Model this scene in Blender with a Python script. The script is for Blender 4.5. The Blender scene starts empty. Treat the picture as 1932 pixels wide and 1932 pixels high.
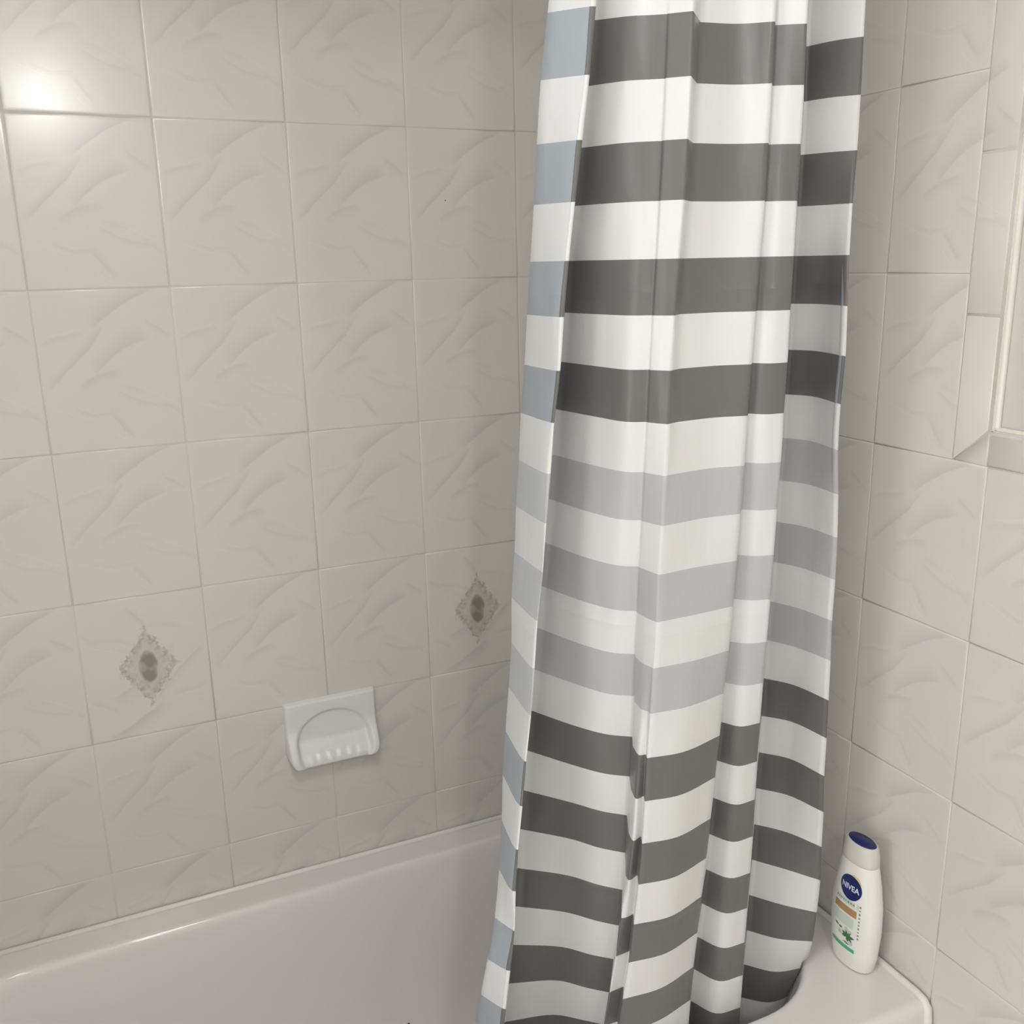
import bpy, bmesh, math, random
from mathutils import Vector, Matrix

random.seed(4)
S = bpy.context.scene
COL = S.collection
Z0 = 1.745                      # height of the reference grout line above the floor (metres)

# ------------------------------------------------------------------ camera
cam_d = bpy.data.cameras.new('camera')
cam_d.sensor_width = 36.0
cam_d.sensor_fit = 'HORIZONTAL'
cam_d.lens = 1809.8 / 1932 * 36.0
cam_d.clip_start = 0.02
cam = bpy.data.objects.new('camera', cam_d)
COL.objects.link(cam)
yaw, pitch, roll = 0.4237, -0.2549, -0.0210
fw = Vector((math.cos(pitch) * math.sin(yaw), math.cos(pitch) * math.cos(yaw), math.sin(pitch)))
r0 = fw.cross(Vector((0, 0, 1))).normalized()
u0 = r0.cross(fw)
rt = r0 * math.cos(roll) + u0 * math.sin(roll)
up = u0 * math.cos(roll) - r0 * math.sin(roll)
m = Matrix((rt, up, -fw)).transposed().to_4x4()
m.translation = Vector((0.0472, -1.6394, Z0 - 0.2231))
cam.matrix_world = m
S.camera = cam

# ------------------------------------------------------------------ world, exposure
w = bpy.data.worlds.new('world')
S.world = w
w.use_nodes = True
w.node_tree.nodes['Background'].inputs[0].default_value = (0.9, 0.92, 1.0, 1)
w.node_tree.nodes['Background'].inputs[1].default_value = 0.05
S.view_settings.view_transform = 'Standard'
S.view_settings.look = 'None'
S.view_settings.gamma = 1.0
S.view_settings.exposure = -0.08
LAMP_SHADE = 5.0                # glow of the opal shade of the vanity lamp
LAMP_BULB = 262.0                # glow of the bare bulb end below it
CEIL_FILL_WATT = 8.0                                   # unseen ceiling lamp, added as soft fill
SIDE_FILL_WATT = 19.0                 # added fill light in the unseen side opening


# ------------------------------------------------------------------ helpers
def link(o, parent=None):
    COL.objects.link(o)
    if parent is not None:
        o.parent = parent
    return o


def mesh_obj(name, verts, faces, mats, parent=None, smooth=True, uvs=None, midx=None):
    me = bpy.data.meshes.new(name)
    me.from_pydata([tuple(v) for v in verts], [], faces)
    for mt in (mats if isinstance(mats, (list, tuple)) else [mats]):
        me.materials.append(mt)
    if uvs is not None:
        ul = me.uv_layers.new(name='UVMap')
        for pl in me.polygons:
            for li, vi in zip(pl.loop_indices, pl.vertices):
                ul.data[li].uv = uvs[vi]
    if midx is not None:
        for pl, i in zip(me.polygons, midx):
            pl.material_index = i
    for pl in me.polygons:
        pl.use_smooth = smooth
    me.update()
    return link(bpy.data.objects.new(name, me), parent)


def tag(o, label=None, cat=None, group=None, kind=None):
    if label: o['label'] = label
    if cat: o['category'] = cat
    if group: o['group'] = group
    if kind: o['kind'] = kind
    return o


def empty(name, loc, **k):
    o = bpy.data.objects.new(name, None)
    o.location = loc
    o.empty_display_size = 0.05
    link(o)
    return tag(o, **k)


def box(x0, x1, y0, y1, z0, z1):
    v = [(x, y, z) for z in (z0, z1) for y in (y0, y1) for x in (x0, x1)]
    f = [(0, 2, 3, 1), (4, 5, 7, 6), (0, 1, 5, 4), (2, 6, 7, 3), (0, 4, 6, 2), (1, 3, 7, 5)]
    return v, f


def box_obj(name, b, mat, parent=None, bevel=0.0):
    v, f = box(*b)
    o = mesh_obj(name, v, f, mat, parent, smooth=bevel > 0)
    if bevel:
        md = o.modifiers.new('bevel', 'BEVEL')
        md.width = bevel
        md.segments = 3
    return o


def tube(name, pts, r, mat, parent=None, n=12, cap=True, ry=None):
    """round tube along a polyline"""
    pts = [Vector(p) for p in pts]
    V, F = [], []
    prev = None
    for i, p in enumerate(pts):
        d = (pts[min(i + 1, len(pts) - 1)] - pts[max(i - 1, 0)]).normalized()
        a = Vector((0, 0, 1)) if abs(d.z) < 0.9 else Vector((1, 0, 0))
        if prev is not None:
            a = prev
        s = d.cross(a).normalized()
        t = s.cross(d).normalized()
        prev = t
        rr = r[i] if isinstance(r, (list, tuple)) else r
        for k in range(n):
            an = 2 * math.pi * k / n
            V.append(p + s * math.cos(an) * rr + t * math.sin(an) * rr)
    for i in range(len(pts) - 1):
        for k in range(n):
            k2 = (k + 1) % n
            F.append((i * n + k, i * n + k2, (i + 1) * n + k2, (i + 1) * n + k))
    if cap:
        F.append(tuple(range(n))[::-1])
        F.append(tuple((len(pts) - 1) * n + k for k in range(n)))
    return mesh_obj(name, V, F, mat, parent)


def lathe(name, prof, mat, parent=None, n=32, loc=(0, 0, 0)):
    V, F = [], []
    for (r, z) in prof:
        for k in range(n):
            a = 2 * math.pi * k / n
            V.append((loc[0] + r * math.cos(a), loc[1] + r * math.sin(a), loc[2] + z))
    for i in range(len(prof) - 1):
        for k in range(n):
            k2 = (k + 1) % n
            F.append((i * n + k, i * n + k2, (i + 1) * n + k2, (i + 1) * n + k))
    F.append(tuple(range(n))[::-1])
    F.append(tuple((len(prof) - 1) * n + k for k in range(n)))
    return mesh_obj(name, V, F, mat, parent)


# ------------------------------------------------------------------ materials
def srgb(r, g, b):
    f = lambda c: (c / 255 / 12.92) if c / 255 <= 0.04045 else ((c / 255 + 0.055) / 1.055) ** 2.4
    return (f(r), f(g), f(b), 1)


def new_mat(name, col, rough=0.5, spec=0.5, coat=0.0, metal=0.0):
    mt = bpy.data.materials.new(name)
    mt.use_nodes = True
    b = mt.node_tree.nodes['Principled BSDF']
    b.inputs['Base Color'].default_value = col
    b.inputs['Roughness'].default_value = rough
    b.inputs['Specular IOR Level'].default_value = spec
    b.inputs['Coat Weight'].default_value = coat
    b.inputs['Metallic'].default_value = metal
    return mt


def emis_mat(name, col, s):
    mt = bpy.data.materials.new(name)
    mt.use_nodes = True
    b = mt.node_tree.nodes['Principled BSDF']
    b.inputs['Base Color'].default_value = (0.8, 0.8, 0.8, 1)
    b.inputs['Emission Color'].default_value = col
    b.inputs['Emission Strength'].default_value = s
    return mt


class NT:
    """tiny node-tree writer"""
    def __init__(s, t): s.t = t
    def n(s, kind, **kw):
        nd = s.t.nodes.new(kind)
        for k, v in kw.items(): setattr(nd, k, v)
        return nd
    def put(s, sock, v):
        if v is None: return
        if isinstance(v, bpy.types.NodeSocket): s.t.links.new(v, sock)
        else: sock.default_value = v
    def m(s, op, a, b=None, c=None, clamp=False):
        nd = s.n('ShaderNodeMath', operation=op, use_clamp=clamp)
        for i, v in enumerate((a, b, c)): s.put(nd.inputs[i], v)
        return nd.outputs[0]
    def mix(s, f, a, b, blend='MIX'):
        nd = s.n('ShaderNodeMix', data_type='RGBA', blend_type=blend)
        s.put(nd.inputs['Factor'], f)
        s.put(nd.inputs[6], a)
        s.put(nd.inputs[7], b)
        return nd.outputs[2]
    def noise(s, vec, scale, detail=2.0, rough=0.5):
        nd = s.n('ShaderNodeTexNoise')
        s.put(nd.inputs['Vector'], vec)
        nd.inputs['Scale'].default_value = scale
        nd.inputs['Detail'].default_value = detail
        nd.inputs['Roughness'].default_value = rough
        return nd.outputs['Fac'] if 'Fac' in nd.outputs else nd.outputs[0]
    def bump(s, h, strength, dist):
        nd = s.n('ShaderNodeBump')
        s.put(nd.inputs['Height'], h)
        nd.inputs['Strength'].default_value = strength
        nd.inputs['Distance'].default_value = dist
        return nd.outputs[0]


def stroke_group():
    """one brushed vein: fades to one side, crisp on the other, slightly bent"""
    g = bpy.data.node_groups.new('vein_stroke', 'ShaderNodeTree')
    for nm in ('U', 'V', 'cu', 'cv', 'cosA', 'sinA', 'half', 'bend', 'wpos', 'wneg'):
        g.interface.new_socket(nm, in_out='INPUT', socket_type='NodeSocketFloat')
    g.interface.new_socket('mask', in_out='OUTPUT', socket_type='NodeSocketFloat')
    T = NT(g)
    I = T.n('NodeGroupInput').outputs
    O = T.n('NodeGroupOutput')
    x = T.m('SUBTRACT', I['U'], I['cu'])
    y = T.m('SUBTRACT', I['V'], I['cv'])
    lx = T.m('ADD', T.m('MULTIPLY', x, I['cosA']), T.m('MULTIPLY', y, I['sinA']))
    ly = T.m('SUBTRACT', T.m('MULTIPLY', y, I['cosA']), T.m('MULTIPLY', x, I['sinA']))
    t = T.m('DIVIDE', lx, I['half'])
    t2 = T.m('MULTIPLY', t, t)
    ly = T.m('SUBTRACT', ly, T.m('MULTIPLY', T.m('SUBTRACT', t2, 0.33), I['bend']))
    a = T.m('DIVIDE', ly, I['wpos'])
    b = T.m('DIVIDE', T.m('MULTIPLY', ly, -1.0), I['wneg'])
    prof = T.m('SUBTRACT', 1.0, T.m('MAXIMUM', a, b), clamp=True)
    ends = T.m('SUBTRACT', 1.0, T.m('MULTIPLY', t2, t2), clamp=True)
    prof = T.m('SMOOTH_MIN', prof, 1.0, 0.2)
    T.put(O.inputs[0], T.m('MULTIPLY', T.m('MULTIPLY', prof, prof), ends))
    return g


SG = stroke_group()
# (u0, v0, u1, v1, bend, width above-left side, width below-right side, strength) ; u right, v down, tile = 1 x 1.24
DARK = [
    (0.38, 0.27, 0.87, 0.00, 0.035, 0.13, 0.014, 1.0),
    (0.05, 0.76, 0.50, 0.27, -0.02, 0.07, 0.014, 0.95),
    (0.02, 0.385, 0.34, 0.315, 0.01, 0.016, 0.05, 0.45),
    (0.36, 0.63, 0.80, 0.35, 0.03, 0.16, 0.018, 0.85),
    (0.25, 0.72, 0.58, 0.62, 0.05, 0.03, 0.08, 0.75),
    (0.78, 0.25, 0.97, 0.37, 0.0, 0.012, 0.05, 0.55),
    (0.52, 0.82, 0.97, 0.92, -0.05, 0.012, 0.05, 0.45),
    (0.20, 0.92, 0.52, 0.98, -0.03, 0.012, 0.05, 0.4),
    (0.47, 0.98, 0.62, 1.16, 0.0, 0.05, 0.02, 0.65),
    (0.56, 0.76, 0.76, 0.80, 0.0, 0.03, 0.05, 0.3),
    (0.84, 0.86, 0.98, 0.98, 0.0, 0.05, 0.02, 0.35),
]
LIGHT = [
    (0.04, 0.345, 0.36, 0.285, -0.015, 0.012, 0.014, 0.8),
    (0.66, 0.50, 0.80, 0.38, 0.01, 0.01, 0.012, 0.7),
    (0.36, 0.675, 0.55, 0.595, 0.0, 0.01, 0.02, 0.5),
    (0.70, 0.77, 0.97, 0.885, -0.01, 0.011, 0.012, 0.9),
    (0.04, 0.90, 0.44, 1.02, -0.02, 0.011, 0.013, 0.8),
    (0.28, 0.90, 0.42, 1.0, 0.0, 0.008, 0.01, 0.6),
    (0.46, 1.09, 0.60, 1.20, -0.01, 0.009, 0.012, 0.9),
]


SOFT = 1.1


def tile_material(name, decor=False):
    mt = new_mat(name, srgb(205, 200, 190), 0.19, 0.5)
    t = mt.node_tree
    T = NT(t)
    b = t.nodes['Principled BSDF']
    uv = T.n('ShaderNodeUVMap', uv_map='UVMap').outputs[0]
    # gentle warp so the brush marks are not ruler straight
    nz = T.n('ShaderNodeTexNoise')
    T.put(nz.inputs['Vector'], uv)
    nz.inputs['Scale'].default_value = 3.2
    nz.inputs['Detail'].default_value = 3.0
    sub = T.n('ShaderNodeVectorMath', operation='SUBTRACT')
    T.put(sub.inputs[0], nz.outputs['Color'])
    sub.inputs[1].default_value = (0.5, 0.5, 0.5)
    sc = T.n('ShaderNodeVectorMath', operation='SCALE')
    T.put(sc.inputs[0], sub.outputs[0])
    sc.inputs['Scale'].default_value = 0.075
    ad = T.n('ShaderNodeVectorMath', operation='ADD')
    T.put(ad.inputs[0], uv)
    T.put(ad.inputs[1], sc.outputs[0])
    sp = T.n('ShaderNodeSeparateXYZ')
    T.put(sp.inputs[0], ad.outputs[0])
    U = sp.outputs[0]
    V = T.m('MULTIPLY', sp.outputs[1], 1.24)
    if decor:                                    # the decor tiles are laid upside down
        U = T.m('SUBTRACT', 1.0, U)
        V = T.m('SUBTRACT', 1.24, V)

    def strokes(lst):
        acc = None
        for (ua, va, ub, vb, bend, wu, wd, s) in lst:
            L = math.hypot(ub - ua, vb - va)
            g = T.n('ShaderNodeGroup')
            g.node_tree = SG
            vals = dict(cu=(ua + ub) / 2, cv=(va + vb) / 2, cosA=(ub - ua) / L, sinA=(vb - va) / L,
                        half=L / 2, bend=bend, wpos=wd * SOFT, wneg=wu * SOFT)
            T.put(g.inputs['U'], U)
            T.put(g.inputs['V'], V)
            for k, v in vals.items(): g.inputs[k].default_value = v
            o = T.m('MULTIPLY', g.outputs[0], s)
            acc = o if acc is None else T.m('MAXIMUM', acc, o)
        return acc
    dk, lt = strokes(DARK), strokes(LIGHT)
    cloud = T.noise(ad.outputs[0], 2.3, 3.0)
    fine = T.noise(uv, 9.0, 4.0, 0.6)
    base = T.mix(cloud, srgb(*TILE_A), srgb(*TILE_B))
    dk = T.m('MULTIPLY', dk, T.m('ADD', 0.55, T.m('MULTIPLY', fine, 0.8)), clamp=True)
    col = T.mix(T.m('MULTIPLY', dk, 0.35), base, srgb(*VEIN))
    col = T.mix(T.m('MULTIPLY', lt, 0.32), col, srgb(232, 228, 218))
    if decor:
        s0 = T.n('ShaderNodeSeparateXYZ')
        T.put(s0.inputs[0], uv)
        du = T.m('SUBTRACT', s0.outputs[0], 0.505)
        dv = T.m('SUBTRACT', s0.outputs[1], 0.505)
        au = T.m('ABSOLUTE', du)
        av = T.m('ABSOLUTE', dv)
        rag = T.m('MULTIPLY', T.m('SUBTRACT', T.noise(uv, 15.0, 3.0, 0.7), 0.47), 0.75)
        dia = T.m('ADD', T.m('ADD', T.m('DIVIDE', au, 0.256), T.m('DIVIDE', av, 0.288)), rag)
        inside = T.m('MULTIPLY', T.m('SUBTRACT', 1.0, dia), 9.0, clamp=True)
        # dark fragments near the rim and the points
        rim = T.m('SMOOTHSTEP', 0.62, 1.0, dia) if False else T.m('MULTIPLY', T.m('SUBTRACT', dia, 0.55), 2.0, clamp=True)
        frag = T.m('MULTIPLY', T.m('SUBTRACT', T.noise(uv, 17.0, 2.0, 0.6), 0.42), 7.0, clamp=True)
        lines = T.m('MULTIPLY', T.m('SUBTRACT', T.noise(uv, 44.0, 2.0, 0.6), 0.46), 6.0, clamp=True)
        dmask = T.m('MULTIPLY', inside, T.m('ADD', 0.16, T.m('MULTIPLY', T.m('MULTIPLY', rim, T.m('ADD', T.m('MULTIPLY', frag, 0.6), T.m('MULTIPLY', lines, 0.35))), 0.9)))
        col = T.mix(dmask, col, srgb(140, 135, 124))
        ou = T.m('DIVIDE', T.m('SUBTRACT', du, T.m('MULTIPLY', dv, 0.02)), 0.079)
        ov = T.m('DIVIDE', dv, 0.122)
        rr = T.m('SQRT', T.m('ADD', T.m('MULTIPLY', ou, ou), T.m('MULTIPLY', ov, ov)))
        rr = T.m('ADD', rr, T.m('MULTIPLY', T.m('SUBTRACT', T.noise(uv, 12.0, 2.0), 0.5), 0.35))
        halo = T.m('MULTIPLY', T.m('SUBTRACT', 1.55, rr), 5.0, clamp=True)
        col = T.mix(T.m('MULTIPLY', halo, 0.18), col, srgb(186, 180, 168))
        oval = T.m('MULTIPLY', T.m('SUBTRACT', 1.05, rr), 5.0, clamp=True)
        blot = T.m('MULTIPLY', T.m('SUBTRACT', T.noise(uv, 7.0, 2.0), 0.42), 6.0, clamp=True)
        ocol = T.mix(blot, srgb(176, 172, 158), srgb(134, 128, 122))
        col = T.mix(T.m('MULTIPLY', oval, 0.9), col, ocol)
    T.put(b.inputs['Base Color'], col)
    # very slight waviness of the glaze
    tc = T.n('ShaderNodeTexCoord')
    T.put(b.inputs['Normal'], T.bump(T.noise(tc.outputs['Object'], 7.0, 2.0), 0.2, 0.002))
    return mt


TILE_A = (214, 212, 206)
TILE_B = (220, 218, 212)
VEIN = (173, 169, 175)
M_TILE = tile_material('marbled_tile_glaze')
M_DECOR = tile_material('decor_tile_glaze', True)


def grout_material():
    mt = new_mat('grout', srgb(176, 171, 160), 0.7, 0.3)
    T = NT(mt.node_tree)
    tc = T.n('ShaderNodeTexCoord').outputs['Object']
    c = T.mix(T.m('MULTIPLY', T.m('SUBTRACT', T.noise(tc, 3.0, 4.0), 0.45), 4.0, clamp=True), srgb(214, 211, 205), srgb(180, 173, 163))
    T.put(mt.node_tree.nodes['Principled BSDF'].inputs['Base Color'], c)
    return mt


M_GROUT = grout_material()
M_EDGE = new_mat('cream_caulk', srgb(226, 223, 214), 0.35)


def wave_material(name, col, rough, scale, dist, coat=0.0):
    mt = new_mat(name, col, rough, 0.5, coat)
    T = NT(mt.node_tree)
    tc = T.n('ShaderNodeTexCoord').outputs['Object']
    T.put(mt.node_tree.nodes['Principled BSDF'].inputs['Normal'], T.bump(T.noise(tc, scale, 2.0), 0.4, dist))
    return mt


M_PAINT = wave_material('grey_beige_wall_paint', srgb(210, 207, 202), 0.55, 60.0, 0.0006)
M_WHITEPAINT = wave_material('white_ceiling_paint', srgb(246, 245, 243), 0.7, 60.0, 0.0005)
M_TUB = wave_material('white_tub_enamel', srgb(233, 229, 227), 0.09, 6.0, 0.006)
M_CAULK = wave_material('white_caulk', srgb(234, 232, 229), 0.25, 40.0, 0.002)
M_CERAMIC = wave_material('white_ceramic', srgb(231, 230, 230), 0.27, 30.0, 0.001)
M_FLOORT = wave_material('floor_tile', srgb(222, 220, 215), 0.3, 20.0, 0.001)
M_CHROME = new_mat('chrome', (0.8, 0.8, 0.8, 1), 0.15, metal=1.0)
M_BOTTLE = new_mat('white_bottle_plastic', srgb(238, 237, 233), 0.3)
M_CAP = new_mat('pearl_cap_plastic', srgb(214, 210, 203), 0.32)
M_NAVY = new_mat('navy_blue', srgb(27, 36, 98), 0.3)
M_TEXTW = new_mat('white_print', srgb(215, 222, 235), 0.4)
M_MINT = new_mat('pale_mint_print', srgb(206, 220, 210), 0.4)
M_TAN = new_mat('tan_print', srgb(178, 142, 100), 0.4)
M_YELLOW = new_mat('straw_yellow_print', srgb(226, 204, 142), 0.4)
M_TEAL = new_mat('teal_green_print', srgb(82, 176, 140), 0.4)
M_LEAF = new_mat('leaf_green_print', srgb(72, 120, 74), 0.4)
M_GREYINK = new_mat('grey_green_print', srgb(128, 142, 128), 0.4)
M_FLOWER = new_mat('flower_white_print', srgb(208, 200, 196), 0.4)
M_SPECK = new_mat('dark_speck', srgb(60, 55, 50), 0.6)


def curtain_material(name, white, lightc, dark, rough):
    mt = new_mat(name, white, rough, 0.4)
    T = NT(mt.node_tree)
    b = mt.node_tree.nodes['Principled BSDF']
    uv = T.n('ShaderNodeUVMap', uv_map='UVMap').outputs[0]
    sp = T.n('ShaderNodeSeparateXYZ')
    T.put(sp.inputs[0], uv)
    v = sp.outputs[1]                                   # counts stripes down the cloth
    fl = T.m('FLOOR', T.m('ADD', v, 100.0))
    odd = T.m('MODULO', fl, 2.0)
    stripe = T.m('SUBTRACT', 1.0, odd)
    pale = T.m('MULTIPLY', T.m('GREATER_THAN', v, 7.5), T.m('LESS_THAN', v, 13.5))
    ink = T.mix(pale, dark, lightc)
    T.put(b.inputs['Base Color'], T.mix(stripe, white, ink))
    mp = T.n('ShaderNodeMapping')
    T.put(mp.inputs['Vector'], T.n('ShaderNodeTexCoord').outputs['Object'])
    mp.inputs['Scale'].default_value = (9.0, 9.0, 2.2)
    crumple = T.noise(mp.outputs[0], 2.6, 3.0, 0.55)
    weave = T.noise(T.n('ShaderNodeTexCoord').outputs['Object'], 420.0, 1.0)
    h = T.m('ADD', crumple, T.m('MULTIPLY', weave, 0.012))
    # faint creases left by the packaging, running across the cloth
    ph = T.m('ABSOLUTE', T.m('SUBTRACT', T.m('FRACT', T.m('DIVIDE', T.m('ADD', v, 9.05 + 6.75), 6.75)), 0.0))
    ridge = T.m('SUBTRACT', 1.0, T.m('MULTIPLY', T.m('ABSOLUTE', T.m('SUBTRACT', ph, 0.02)), 55.0), clamp=True)
    h = T.m('ADD', h, T.m('MULTIPLY', ridge, 0.22))
    T.put(b.inputs['Normal'], T.bump(h, 0.35, 0.006))
    b.inputs['Sheen Weight'].default_value = 0.08
    return mt


M_CLOTH = curtain_material('printed_cloth', srgb(219, 219, 218), srgb(182, 181, 184), srgb(106, 104, 103), 0.34)
M_CLOTH_BACK = curtain_material('cloth_reverse', srgb(206, 207, 208), srgb(178, 181, 185), srgb(150, 157, 164), 0.6)

# ------------------------------------------------------------------ tiled walls
XL, XR = -0.386, 1.1378          # faces of the two end walls of the tub alcove
TW, TH = 0.202, 0.25
YB = -2.55                       # wall behind the photographer
DECK = Z0 - 1.345                # top of the tub rim


def tile_field(name, rects, to3d, nrm, mats, parent=None, grout_d=0.0012, jitter=0.00010):
    """rects: (a0, a1, z0, z1, au0, aw, zt0, zh, matindex): face rectangle and the full tile it is cut from"""
    V, F, UV, MI = [], [], [], []
    n = Vector(nrm)
    for (a0, a1, z0, z1, au, aw, zt, zh, mi) in rects:
        j = [random.uniform(-jitter, jitter) for _ in range(4)]
        rings = [(0.0005, -0.0030), (0.0006, -0.0009), (0.0011, -0.00035), (0.0018, -0.0001), (0.0034, 0.0), (0.007, 0.0)]
        base = len(V)
        for (ins, d) in rings:
            for q, (a, z) in enumerate(((a0 + ins, z0 + ins), (a1 - ins, z0 + ins), (a1 - ins, z1 - ins), (a0 + ins, z1 - ins))):
                V.append(Vector(to3d(a, z)) + n * (d + j[q]))
                UV.append(((a - au) / aw, (zt - z) / zh))
        for r in range(len(rings) - 1):
            for k in range(4):
                k2 = (k + 1) % 4
                F.append((base + r * 4 + k, base + r * 4 + k2, base + (r + 1) * 4 + k2, base + (r + 1) * 4 + k))
                MI.append(mi)
        e = base + (len(rings) - 1) * 4
        F.append((e, e + 1, e + 2, e + 3))
        MI.append(mi)
    o = mesh_obj(name, V, F, mats, parent, True, UV, MI)
    # make the winding agree with the wall normal
    me = o.data
    me.calc_loop_triangles()
    if me.polygons[20].normal.dot(n) < 0:
        me.flip_normals()
    return o


def grid_rects(cols, rows, skip=lambda c, r: False, decor=lambda ci, ri: False):
    """cols: (a0, a1, full_a0); rows: (z0, z1, full_top)"""
    R = []
    for ci, (a0, a1, fa) in enumerate(cols):
        for ri, (z0, z1, ft) in enumerate(rows):
            if skip(ci, ri): continue
            R.append((a0, a1, z0, z1, fa, TW, ft, TH, 1 if decor(ci, ri) else 0))
    return R


ZC = 2.40                        # ceiling height
rows = []
for r in range(-3, 6):
    top, bot = Z0 - r * TH, Z0 - (r + 1) * TH
    rows.append((max(bot, DECK - 0.004), min(top, ZC), top))
row_id = list(range(-3, 6))

# long wall behind the tub (y = 0)
wall_back = mesh_obj('wall_back', *box(XL - 0.12, XR + 0.12, 0.0009, 0.12, 0.0, ZC), M_GROUT, smooth=False)
tag(wall_back, kind='structure')
cols = []
for c in range(-2, 6):
    a0, a1 = c * TW, (c + 1) * TW
    cols.append((max(a0, XL), min(a1, XR), a0))
R = grid_rects(cols, rows, decor=lambda ci, ri: row_id[ri] == 3 and (ci - 2) in (0, 3))
tile_field('tile_panel', R, lambda a, z: (a, 0.0, z), (0, -1, 0), [M_TILE, M_DECOR], wall_back)

# end wall (x = XR): tiled over the tub, wainscot and paint beyond it
PX = XR + 0.0155                 # painted plane sits behind the tile edge
wall_right = mesh_obj('wall_right', *box(PX, PX + 0.12, YB - 0.12, 0.0015, 0.0, ZC), M_PAINT, smooth=False)
tag(wall_right, kind='structure')
YE = -0.7612                     # vertical edge of the tiling
ZE = Z0 - 0.4535                 # top edge of the wainscot
YD1 = -0.7054
bed = []
v1, f1 = box(XR + 0.0015, PX + 0.0004, YE, 0.0, 0.0, ZC)
v2, f2 = box(XR + 0.0015, PX + 0.0004, YB, YE + 0.0001, 0.0, ZE)
mesh_obj('tile_bedding', v1 + v2, f1 + [tuple(i + 8 for i in f) for f in f2], M_GROUT, wall_right, smooth=False)
tor = lambda a, z: (XR, -a, z)
Y0 = 0.5609                      # grout line two tiles and a bit from the corner
full = []
for c in range(-3, 1):
    a0, a1 = Y0 + c * TW, Y0 + (c + 1) * TW
    if c < 0: full.append((max(a0, 0.0), a1, a0))
R = grid_rects(full, rows)
upper = [(max(b, Z0 - 2 * TH), t, ft) for (b, t, ft) in rows if t > Z0 - 2 * TH + 0.01]
lower = [(b, t, ft) for (b, t, ft) in rows if t <= Z0 - 2 * TH + 0.01]
R += grid_rects([(Y0, -YD1, Y0)], upper)
R += grid_rects([(Y0, Y0 + TW, Y0)], lower)
zz = Z0 - 5 * TH                 # outside the tub the tiling runs on to the floor
more = [(max(zz - (k + 1) * TH, 0.0), zz - k * TH, zz - k * TH) for k in range(0, 2)]
lower_out = [(t - TH, t, t) for (b, t, ft) in lower if t > zz + 0.01] + more
oc = [(Y0 + c * TW, min(Y0 + (c + 1) * TW, -YB), Y0 + c * TW) for c in range(1, 10) if Y0 + c * TW < -YB]
R += grid_rects(oc, lower_out)
tile_field('tile_panel', R, tor, (-1, 0, 0), [M_TILE], wall_right)

# narrow rounded border tiles along the vertical edge and along the top of the wainscot, mitred at the corner
ZB = Z0 - 2 * TH                 # lower side of the mitre


def border_piece(poly, edge_side):
    """poly: list of (a, z); edge_side(a,z)-> True for verts on the rounded outer edge"""
    V, F, UV = [], [], []
    cx = sum(p[0] for p in poly) / len(poly)
    cz = sum(p[1] for p in poly) / len(poly)
    prof = [(0.0007, -0.003), (0.0008, -0.001), (0.0015, -0.0003), (0.0028, 0.0)]
    outer = [(-0.0002, -0.0150), (0.0, -0.0080), (0.0022, -0.0030), (0.0062, 0.0)]
    for r in range(4):
        for (a, z) in poly:
            ins, d = prof[r]
            oi, od = outer[r]
            da = oi if edge_side(a, z) in ('a', 'az') else ins
            dz = oi if edge_side(a, z) in ('z', 'az') else ins
            depth = od if edge_side(a, z) else d
            na = a + (da if cx > a else -da)
            nz_ = z + (dz if cz > z else -dz)
            V.append((XR - depth, -na, nz_))
            UV.append(((a - Y0) / TW * 0.9 + 0.07, (Z0 - z) / TH))
    n = len(poly)
    for r in range(3):
        for k in range(n):
            F.append((r * n + k, r * n + (k + 1) % n, (r + 1) * n + (k + 1) % n, (r + 1) * n + k))
    F.append(tuple(3 * n + k for k in range(n)))
    return V, F, UV


BV, BF, BU = [], [], []
def add_border(poly, es):
    v, f, u = border_piece(poly, es)
    o = len(BV)
    BV.extend(v); BU.extend(u); BF.extend([tuple(i + o for i in q) for q in f])
A0, A1 = -YD1, -YE
zj = [ZC] + [Z0 - 0.10 + 0.2 * k for k in (3, 2, 1, 0)] + [Z0 - 0.303]
zj = sorted(set([z for z in zj if z <= ZC]), reverse=True)
va = lambda a, z: 'a' if a > A1 - 0.001 else False
for i in range(len(zj) - 1):
    add_border([(A0, zj[i + 1]), (A1, zj[i + 1]), (A1, zj[i]), (A0, zj[i])], va)
add_border([(A0, ZB), (A1, ZE), (A1, zj[-1]), (A0, zj[-1])], va)
add_border([(A0 + 0.001, ZB), (A1, ZB), (A1, ZE)], lambda a, z: False)
ys = [A1] + [A1 + 0.2 * k for k in range(1, 9)] + [-YB]
vz = lambda a, z: 'z' if z > ZE - 0.001 else False
for i in range(len(ys) - 1):
    add_border([(ys[i], ZB), (ys[i + 1], ZB), (ys[i + 1], ZE), (ys[i], ZE)], vz)
ob = mesh_obj('border_tile', BV, BF, M_TILE, wall_right, True, BU)
tube('edge_caulk', [(PX - 0.0035, YE - 0.0005, ZC), (PX - 0.0035, YE - 0.0005, ZE + 0.006), (PX - 0.0035, YE - 0.006, ZE + 0.0015), (PX - 0.0035, YB + 0.005, ZE + 0.0015)], 0.0048, M_EDGE, wall_right, n=10)
v1, f1 = box(XR + 0.004, PX + 0.001, YE - 0.0012, YE + 0.004, ZE - 0.001, ZC)
v2, f2 = box(XR + 0.004, PX + 0.001, YB, YE + 0.002, ZE - 0.003, ZE + 0.0012)
mesh_obj('tile_edge', v1 + v2, f1 + [tuple(i + 8 for i in f) for f in f2], M_EDGE, wall_right, smooth=False)

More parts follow.
